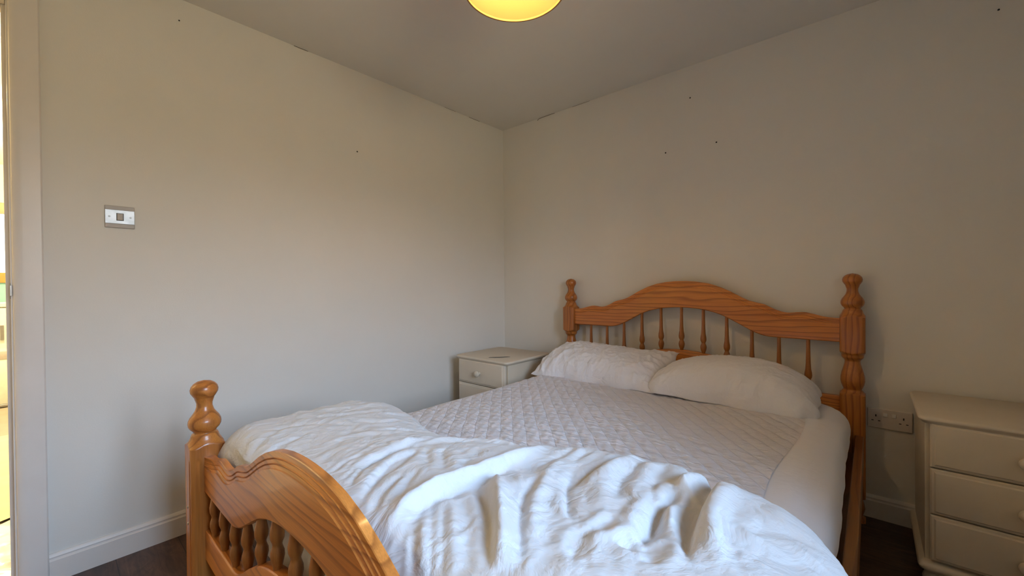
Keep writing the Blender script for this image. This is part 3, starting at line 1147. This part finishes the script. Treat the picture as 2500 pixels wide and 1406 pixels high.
def pillow(label, L, Wd, T, seed, wr, loc, rot, corner, sag, pu=2.6, pv=2.4, rc=0.0, lift=0.0):
    n, m = 150, 100
    u = np.linspace(-1, 1, n)
    v = np.linspace(-1, 1, m)
    U, V = np.meshgrid(np.sin(u * math.pi / 2), np.sin(v * math.pi / 2), indexing='ij')
    # outline pulled in between the corners
    X = U * L / 2 * (1 - .045 * (1 - V ** 2) * np.abs(U) ** 3)
    Y = V * Wd / 2 * (1 - .07 * (1 - U ** 2) * np.abs(V) ** 3)
    cr_ = np.clip(np.abs(U) - .6, 0, 1) / .4 * np.clip(np.abs(V) - .5, 0, 1) / .5
    X = X * (1 - rc * cr_ ** 2)
    Y = Y * (1 - rc * 1.6 * cr_ ** 2)
    X += .006 * np.sin(V * 9 + seed) * np.abs(U) ** 6
    Y += .007 * np.sin(U * 11 + seed * 2) * np.abs(V) ** 6
    h = (np.clip(1 - np.abs(U) ** pu, 0, 1) ** .55) * (np.clip(1 - np.abs(V) ** pv, 0, 1) ** .55)
    h *= T * (1 + .10 * np.sin(U * 2.2 + seed) - .06 * V)
    edge = np.clip(h / T * 2.2, 0, 1)
    wrk = ridged(X, Y, seed, 34) * wr + ridged(X, Y, seed + 9, 75) * wr * .35
    # gathers pulling in from the seams
    gat = np.sin(U * 38 + np.sin(V * 4) * 2) * np.exp(-((1 - np.abs(V)) / .22)) * .0035 * min(wr / .02, 1.6)
    gat += np.sin(V * 24 + np.sin(U * 4) * 2) * np.exp(-((1 - np.abs(U)) / .16)) * .004 * min(wr / .02, 1.6)
    top = h + (wrk - wr * .25 + gat) * edge
    bot = -h * .16
    bend = -sag * U ** 4 * np.abs(V) ** .3
    bend = bend + lift * (np.clip(U - .45, 0, 1) / .55) ** 1.5 * np.clip(V + .2, 0, 1)
    cz = corner * (np.clip(np.abs(U) - .72, 0, 1) / .28) ** 2 * (np.clip(np.abs(V) - .6, 0, 1) / .4)
    P1 = [[(X[i, j], Y[i, j], top[i, j] + bend[i, j] + cz[i, j]) for j in range(m)] for i in range(n)]
    P2 = [[(X[i, j], Y[i, j], bot[i, j] + bend[i, j] + cz[i, j]) for j in range(m)] for i in reversed(range(n))]
    mb = MB().grid(P1)
    mb.grid(P2)
    o = mb.build('pillow', M['pillow'])
    import bmesh
    bm = bmesh.new()
    bm.from_mesh(o.data)
    bmesh.ops.remove_doubles(bm, verts=bm.verts, dist=1e-4)
    bmesh.ops.recalc_face_normals(bm, faces=bm.faces)
    for f in bm.faces:
        f.smooth = True
    bm.to_mesh(o.data)
    bm.free()
    o.location = loc
    o.rotation_euler = rot
    tag(o, label, 'pillow', 'white pillows against the headboard')
    return o


pillow('wrinkled white pillow at the bed corner nearest the wall corner, tucked behind the other', .755, .41, .128, 3, .058,
       (1.072, -.338, .572), (math.radians(14), math.radians(-1.0), math.radians(1)), .012, .006, 5.0, 2.6, 0.0, .045)
pillow('smooth plump white pillow lying in front, nearer the double wall socket', .705, .42, .150, 7, .028,
       (1.732, -.345, .556), (math.radians(6), math.radians(1.5), math.radians(2)), -.002, .004, 2.6, 2.6, .13)

# creases of the duvet: world (x, y) course, height, width
FOLD_GAIN = 0.75
FOLDS = [
 ([(1.617,-2.068),(1.602,-2.05),(1.577,-2.006),(1.575,-1.996),(1.564,-1.933),(1.582,-1.89),(1.6,-1.84),(1.592,-1.799),(1.59,-1.725),(1.585,-1.621),(1.586,-1.56)], 0.013, 0.02),
 ([(1.598,-2.011),(1.589,-1.947),(1.604,-1.905),(1.619,-1.859),(1.615,-1.817),(1.608,-1.746)], -0.01, 0.012),
 ([(1.604,-1.8),(1.665,-1.843),(1.723,-1.908),(1.781,-1.975),(1.822,-2.018)], 0.015, 0.015),
 ([(1.613,-1.858),(1.667,-1.885),(1.729,-1.932),(1.775,-1.98),(1.816,-2.023)], -0.016, 0.011),
 ([(1.677,-1.626),(1.702,-1.733),(1.746,-1.834),(1.79,-1.906),(1.853,-1.99)], 0.015, 0.02),
 ([(1.68,-1.73),(1.713,-1.82),(1.75,-1.885),(1.793,-1.935),(1.845,-1.997)], -0.013, 0.014),
 ([(1.618,-1.815),(1.692,-1.855),(1.769,-1.898)], 0.004, 0.006),
 ([(1.778,-1.459),(1.763,-1.591),(1.765,-1.689),(1.77,-1.745)], -0.009, 0.011),
 ([(1.728,-1.667),(1.749,-1.734),(1.794,-1.794),(1.837,-1.853)], -0.007, 0.008),
 ([(1.825,-1.469),(1.814,-1.548),(1.834,-1.651),(1.864,-1.734)], -0.012, 0.016),
 ([(1.776,-1.543),(1.791,-1.657),(1.832,-1.736),(1.878,-1.775)], 0.01, 0.028),
 ([(1.868,-1.478),(1.886,-1.607),(1.921,-1.701)], -0.013, 0.018),
 ([(1.929,-1.571),(1.93,-1.644),(1.933,-1.706),(1.939,-1.752),(1.946,-1.805),(1.948,-1.837)], -0.022, 0.013),
 ([(1.935,-1.657),(1.968,-1.728),(1.993,-1.764),(2.023,-1.845)], 0.017, 0.015),
 ([(1.926,-1.563),(1.956,-1.586),(1.987,-1.621)], 0.006, 0.007),
 ([(1.996,-1.504),(1.99,-1.585),(1.993,-1.663),(2.004,-1.736),(2.033,-1.836)], -0.017, 0.018),
 ([(1.926,-1.593),(1.947,-1.51),(1.973,-1.473),(2.01,-1.477)], 0.016, 0.016),
 ([(2.005,-1.516),(2.006,-1.597),(2.014,-1.674),(2.035,-1.757),(2.053,-1.819)], 0.014, 0.02),
 ([(2.12,-1.618),(2.094,-1.671),(2.08,-1.69)], -0.008, 0.014),
 ([(2.136,-1.671),(2.114,-1.712),(2.105,-1.76)], -0.011, 0.018),
 ([(2.017,-1.535),(2.006,-1.597)], -0.006, 0.01),
 ([(1.368,-1.804),(1.465,-1.866)], -0.009, 0.012),
 ([(1.407,-1.785),(1.528,-1.87)], -0.01, 0.012),
 ([(1.515,-1.8),(1.563,-1.851)], -0.008, 0.01),
 ([(1.475,-1.714),(1.518,-1.773)], -0.006, 0.01),
 ([(1.278,-1.858),(1.298,-1.805),(1.343,-1.718),(1.414,-1.634),(1.524,-1.592)], 0.011, 0.014),
 ([(1.567,-1.679),(1.569,-1.602)], -0.01, 0.01),
 ([(1.695,-1.623),(1.691,-1.532)], -0.006, 0.01),
 ([(1.647,-1.701),(1.661,-1.627),(1.65,-1.537)], -0.006, 0.01),
 ([(1.589,-1.951),(1.665,-2.013),(1.749,-2.08)], -0.009, 0.008),
 ([(1.615,-1.946),(1.68,-2.0),(1.762,-2.069)], -0.009, 0.008),
 ([(1.583,-1.973),(1.643,-2.032),(1.73,-2.096)], -0.008, 0.009),
 ([(1.609,-1.909),(1.674,-1.935),(1.746,-2.005),(1.792,-2.043)], -0.006, 0.012),
 ([(1.705,-1.923),(1.714,-1.971),(1.728,-2.02)], 0.003, 0.006),
 ([(1.874,-1.872),(1.872,-1.809),(1.876,-1.785)], 0.005, 0.01),
 ([(1.894,-1.878),(1.923,-1.836),(1.944,-1.8)], 0.01, 0.014),
 ([(1.897,-1.934),(1.884,-1.898),(1.88,-1.854)], -0.01, 0.014),
 ([(1.777,-1.824),(1.809,-1.834),(1.84,-1.857)], 0.004, 0.006),
 ([(1.943,-1.864),(1.946,-1.833)], -0.012, 0.012),
 ([(1.949,-1.744),(1.971,-1.777),(1.98,-1.763)], -0.007, 0.012),
 ([(1.961,-1.832),(1.982,-1.856),(1.992,-1.872)], -0.01, 0.016),
 ([(1.321,-1.898),(1.329,-1.939),(1.365,-1.996),(1.407,-2.026)], -0.007, 0.007),
 ([(1.363,-1.825),(1.362,-1.884),(1.385,-1.937),(1.436,-2.001),(1.476,-2.04)], -0.007, 0.008),
 ([(1.464,-1.929),(1.461,-1.953),(1.497,-2.013),(1.537,-2.048)], -0.008, 0.008),
 ([(1.462,-1.896),(1.508,-1.961),(1.539,-1.991)], -0.007, 0.008),
 ([(1.312,-1.919),(1.324,-1.963),(1.352,-2.007),(1.364,-2.019)], -0.006, 0.006),
 ([(1.279,-1.926),(1.274,-1.972),(1.291,-2.004),(1.298,-2.016)], -0.005, 0.006),
 ([(1.602,-1.997),(1.606,-2.017),(1.635,-2.049),(1.665,-2.074),(1.71,-2.105)], -0.008, 0.008),
 ([(1.622,-2.011),(1.647,-2.042),(1.687,-2.071),(1.721,-2.096)], -0.007, 0.008),
 ([(1.632,-2.065),(1.66,-2.079),(1.691,-2.095)], -0.006, 0.008),
 ([(1.317,-1.712),(1.308,-1.766),(1.302,-1.807)], -0.009, 0.011),
 ([(1.306,-1.837),(1.315,-1.877),(1.325,-1.913),(1.338,-1.971)], -0.01, 0.01),
 ([(1.355,-1.804),(1.399,-1.919),(1.435,-2.001)], -0.008, 0.011),
 ([(1.107,-1.817),(1.149,-1.76),(1.188,-1.706),(1.232,-1.658)], 0.006, 0.012),
 ([(1.022,-1.601),(1.02,-1.659),(1.005,-1.699)], -0.005, 0.01),
 ([(1.009,-1.596),(1.042,-1.627),(1.13,-1.635)], 0.005, 0.012),
 ([(0.995,-1.821),(1.043,-1.781),(1.079,-1.733),(1.073,-1.682)], -0.006, 0.01),
 ([(0.884,-2.031),(0.924,-1.907),(1.06,-1.817)], -0.005, 0.012),
 ([(0.824,-1.942),(0.948,-1.786),(0.975,-1.649)], -0.005, 0.012),
 ([(1.114,-2.12),(1.023,-2.034),(0.997,-1.937)], -0.005, 0.01),
 ([(1.045,-2.118),(0.955,-2.053),(0.894,-1.979)], -0.004, 0.01),
 ([(1.049,-2.145),(0.945,-2.1),(0.866,-2.047)], -0.003, 0.01),
 ([(0.798,-1.855),(0.885,-1.723),(0.886,-1.627)], 0.006, 0.016),
 ([(1.097,-1.934),(1.155,-1.805),(1.225,-1.754)], 0.006, 0.014),
]
STEPS = [
 ([(1.617,-2.068),(1.602,-2.05),(1.577,-2.006),(1.58,-1.999),(1.57,-1.937),(1.587,-1.895),(1.605,-1.846),(1.598,-1.805),(1.595,-1.73),(1.59,-1.628)], 0.014, 0.006, 0.05),
 ([(1.949,-1.839),(1.947,-1.807),(1.94,-1.755),(1.934,-1.709),(1.931,-1.647),(1.93,-1.575)], 0.014, 0.005, 0.05),
 ([(1.992,-1.497),(1.993,-1.56),(1.996,-1.646),(2.001,-1.713),(2.014,-1.776),(2.035,-1.839)], 0.016, 0.006, 0.06),
 ([(1.968,-1.467),(1.944,-1.501),(1.926,-1.563),(1.93,-1.635)], 0.01, 0.006, 0.04),
 ([(1.785,-1.468),(1.767,-1.581),(1.765,-1.689),(1.772,-1.748)], 0.007, 0.005, 0.04),
 ([(1.84,-1.863),(1.792,-1.795),(1.754,-1.739),(1.73,-1.668)], 0.006, 0.004, 0.03),
 ([(1.609,-1.852),(1.668,-1.884),(1.73,-1.93),(1.777,-1.978),(1.82,-2.024)], 0.012, 0.006, 0.04),
 ([(1.848,-2.0),(1.793,-1.935),(1.751,-1.884),(1.714,-1.819),(1.684,-1.732)], 0.012, 0.008, 0.05),
 ([(1.476,-2.04),(1.436,-2.001),(1.385,-1.937),(1.362,-1.884),(1.363,-1.825)], 0.006, 0.005, 0.03),
 ([(1.338,-1.971),(1.325,-1.913),(1.315,-1.877),(1.306,-1.837),(1.302,-1.807),(1.308,-1.766),(1.317,-1.712)], 0.008, 0.006, 0.04),
]


def seg_dist(X, Y, pts):
    best = np.full(X.shape, 9.0)
    tt = np.zeros(X.shape)
    L = [0]
    for a, b in zip(pts[:-1], pts[1:]):
        L.append(L[-1] + math.dist(a, b))
    for k, (a, b) in enumerate(zip(pts[:-1], pts[1:])):
        dx, dy = b[0] - a[0], b[1] - a[1]
        l2 = dx * dx + dy * dy + 1e-12
        t_ = np.clip(((X - a[0]) * dx + (Y - a[1]) * dy) / l2, 0, 1)
        d = np.hypot(X - a[0] - t_ * dx, Y - a[1] - t_ * dy)
        m_ = d < best
        best = np.where(m_, d, best)
        tt = np.where(m_, (L[k] + t_ * (L[k + 1] - L[k])) / L[-1], tt)
    return best, tt


def side_of(X, Y, pts):
    best = np.full(X.shape, 9.0)
    sg = np.zeros(X.shape)
    for a, b in zip(pts[:-1], pts[1:]):
        dx, dy = b[0] - a[0], b[1] - a[1]
        l2 = dx * dx + dy * dy + 1e-12
        t_ = np.clip(((X - a[0]) * dx + (Y - a[1]) * dy) / l2, 0, 1)
        d = np.hypot(X - a[0] - t_ * dx, Y - a[1] - t_ * dy)
        m_ = d < best
        best = np.where(m_, d, best)
        sg = np.where(m_, np.sign(dx * (Y - a[1]) - dy * (X - a[0])), sg)
    return sg


def chaikin(pts, n=2):
    for _ in range(n):
        q = [pts[0]]
        for a, b in zip(pts[:-1], pts[1:]):
            q.append((a[0] * .75 + b[0] * .25, a[1] * .75 + b[1] * .25))
            q.append((a[0] * .25 + b[0] * .75, a[1] * .25 + b[1] * .75))
        q.append(pts[-1])
        pts = q
    return pts


# head side edge of the thrown-back duvet (x, y)
EDGE = [(.60, -1.70), (.70, -1.66), (.80, -1.60), (.88, -1.55), (.97, -1.545), (1.05, -1.575), (1.15, -1.60), (1.26, -1.595), (1.38, -1.565), (1.50, -1.525), (1.60, -1.475), (1.69, -1.43), (1.80, -1.405),
        (1.90, -1.405), (1.955, -1.445), (1.975, -1.47), (2.00, -1.44), (2.06, -1.445), (2.12, -1.49), (2.18, -1.56), (2.26, -1.63), (2.4, -1.68), (2.7, -1.72)]
DX0 = .712
BEND = 2.095                  # where the duvet turns over the mattress side
RB = .10                      # radius of that turn
SMAX = 2.60
NI, NJ = 430, 260
DY0_ = -2.104
si = np.linspace(0, 1, NI)
si = DX0 + (SMAX - DX0) * (si - .035 * np.sin(2 * np.pi * si) / 1.0 * .6)
tj = np.linspace(0, 1, NJ)
tj = tj - .10 * np.sin(2 * np.pi * tj) / 1.6
S_, T_ = np.meshgrid(si, tj, indexing='ij')
ey = np.interp(S_, [a for a, b in EDGE], [b for a, b in EDGE])
ey = ey + .006 * np.sin(S_ * 31) + .004 * np.sin(S_ * 57 + 1)
fy = DY0_ + .0 * S_ + np.where(S_ > 2.08, np.clip((S_ - 2.08) / .06, 0, 1) * .06, 0)
Yd = fy + (ey - fy) * T_
# thickness: pillowy rim all round
d1 = (Yd - fy)
d2 = (ey - Yd)
d3 = (S_ - DX0)
d4 = (SMAX - S_)


def rim(d, w_):
    q = np.clip(d / w_, 0, 1)
    return np.sqrt(np.clip(1 - (1 - q) ** 2, 0, 1))


head_w = np.interp(S_, [.7, 1.0, 1.2, 1.6, 2.0, 2.6], [.10, .16, .20, .14, .12, .12])
thick = np.interp(S_, [.7, .8, .95, 1.1, 1.3, 1.6, 1.9, 2.1, 2.3, 2.6], [.100, .104, .098, .086, .092, .105, .108, .105, .085, .08])
H = thick * rim(d1, .07) * rim(d2, head_w) * rim(d3, .075) * rim(d4, .06)
# the duvet swells in the middle band and sags a little over the foot
H += .016 * np.exp(-((Yd + 1.86) / .16) ** 2) * rim(d1, .07) * rim(d2, head_w) * np.clip((S_ - .8) / .3, 0, 1)
H += .012 * np.exp(-(((S_ - 2.03) / .10) ** 2 + ((Yd + 1.62) / .12) ** 2))
mask = np.clip(np.minimum(np.minimum(d1, d2), np.minimum(d3, d4)) / .045, 0, 1)
mask = mask * mask * (3 - 2 * mask)
D = np.zeros_like(H)
for pts, a_, w_ in FOLDS:
    p_ = chaikin([tuple(q) for q in pts])
    dist, tt = seg_dist(S_, Yd, p_)
    end = np.clip(np.minimum(tt, 1 - tt) / .18, 0, 1) ** .7
    w2 = w_ * 1.0
    core = np.exp(-(dist / w2) ** 2) if a_ > 0 else np.exp(-(dist / w2) ** 1.5)
    flank = -np.sign(a_) * 0 + (-.28) * np.exp(-((dist - 2.1 * w2) / w2) ** 2)
    D += a_ * FOLD_GAIN * (core + flank) * end
# overlapping lips: the cloth to the left of each course stands proud and drops sharply to its right
for pts, a_, w_, W_ in STEPS:
    p_ = chaikin([tuple(q) for q in pts])
    dist, tt = seg_dist(S_, Yd, p_)
    sg = side_of(S_, Yd, p_)
    sd = dist * sg
    end = np.clip(np.minimum(tt, 1 - tt) / .2, 0, 1) ** .8
    D += a_ * (np.tanh(sd / w_) * np.exp(-np.abs(sd) / W_)) * end
# finer creases: stretched along a fan that swings from across the bed to towards the foot right corner
cx, cy = 2.35, -2.75
ang = np.arctan2(Yd - cy, S_ - cx)
rad = np.hypot(S_ - cx, Yd - cy)
rs = np.random.RandomState(21)
fan = np.zeros_like(H)
for k in range(9):
    f = rs.uniform(26, 60)
    fan += (1 - np.abs(np.sin(f * ang + rs.uniform(0, 6.28) + 1.1 * np.sin(rad * rs.uniform(5, 11) + rs.uniform(0, 6))))) ** 2.5 * (.5 + .5 * np.sin(rad * rs.uniform(6, 14) + ang * rs.uniform(4, 9) + rs.uniform(0, 6))) ** 2
fan /= 9
soft = ridged(S_, Yd, 77, 16, 8)
fine = ridged(S_, Yd, 33, 52, 10)
D += .0 - .011 * fan * np.clip((Yd + 2.15) / .2, .3, 1) + .006 * (soft - .15) + .012 * (fine - .15)
H = H + D * mask
# low over the left end seam: gathers on the rounded end
H += .0035 * np.sin(Yd * 62 + 1.5 * np.sin(Yd * 17)) * np.exp(-(d3 / .09) ** 2) * rim(d3, .06)
ZB = MZ1 + .012


def place(s, y, h):
    """carry a point of the duvet over the side of the mattress"""
    x0 = np.minimum(s, BEND)
    over = np.maximum(s - BEND, 0)
    th = np.clip(over / RB, 0, math.radians(86))
    drop = np.maximum(over - RB * math.radians(86), 0)
    px = x0 + np.sin(th) * RB + drop * math.cos(math.radians(86))
    pz = ZB - (1 - np.cos(th)) * RB - drop * math.sin(math.radians(86))
    return px + np.sin(th) * h, y, pz + np.cos(th) * h


PXX, PYY, PZZ = place(S_, Yd, H)
# the foot end bellies out over the low part of the footboard
bel = np.exp(-((Yd - DY0_) / .05) ** 2) * np.exp(-(((S_ - .99) / .11) ** 2)) * np.clip((PZZ - .578) / .02, 0, 1)
PYY = PYY - .016 * bel
Pt = [[(PXX[i, j], PYY[i, j], PZZ[i, j]) for j in range(NJ)] for i in range(NI)]
BXX, BYY, BZZ = place(S_, Yd, H * 0 - .003)
Pb = [[(BXX[i, j], BYY[i, j], BZZ[i, j]) for j in range(0, NJ)] for i in reversed(range(NI))]
mb = MB().grid(Pt)
mb.grid(Pb)
dv = mb.build('duvet', M['duvet'])
import bmesh
bm = bmesh.new()
bm.from_mesh(dv.data)
for f in bm.faces:
    f.smooth = True
bmesh.ops.recalc_face_normals(bm, faces=bm.faces)
bm.to_mesh(dv.data)
bm.free()
tag(dv, 'rumpled white duvet pushed down to the foot of the bed, spilling over one side', 'duvet')
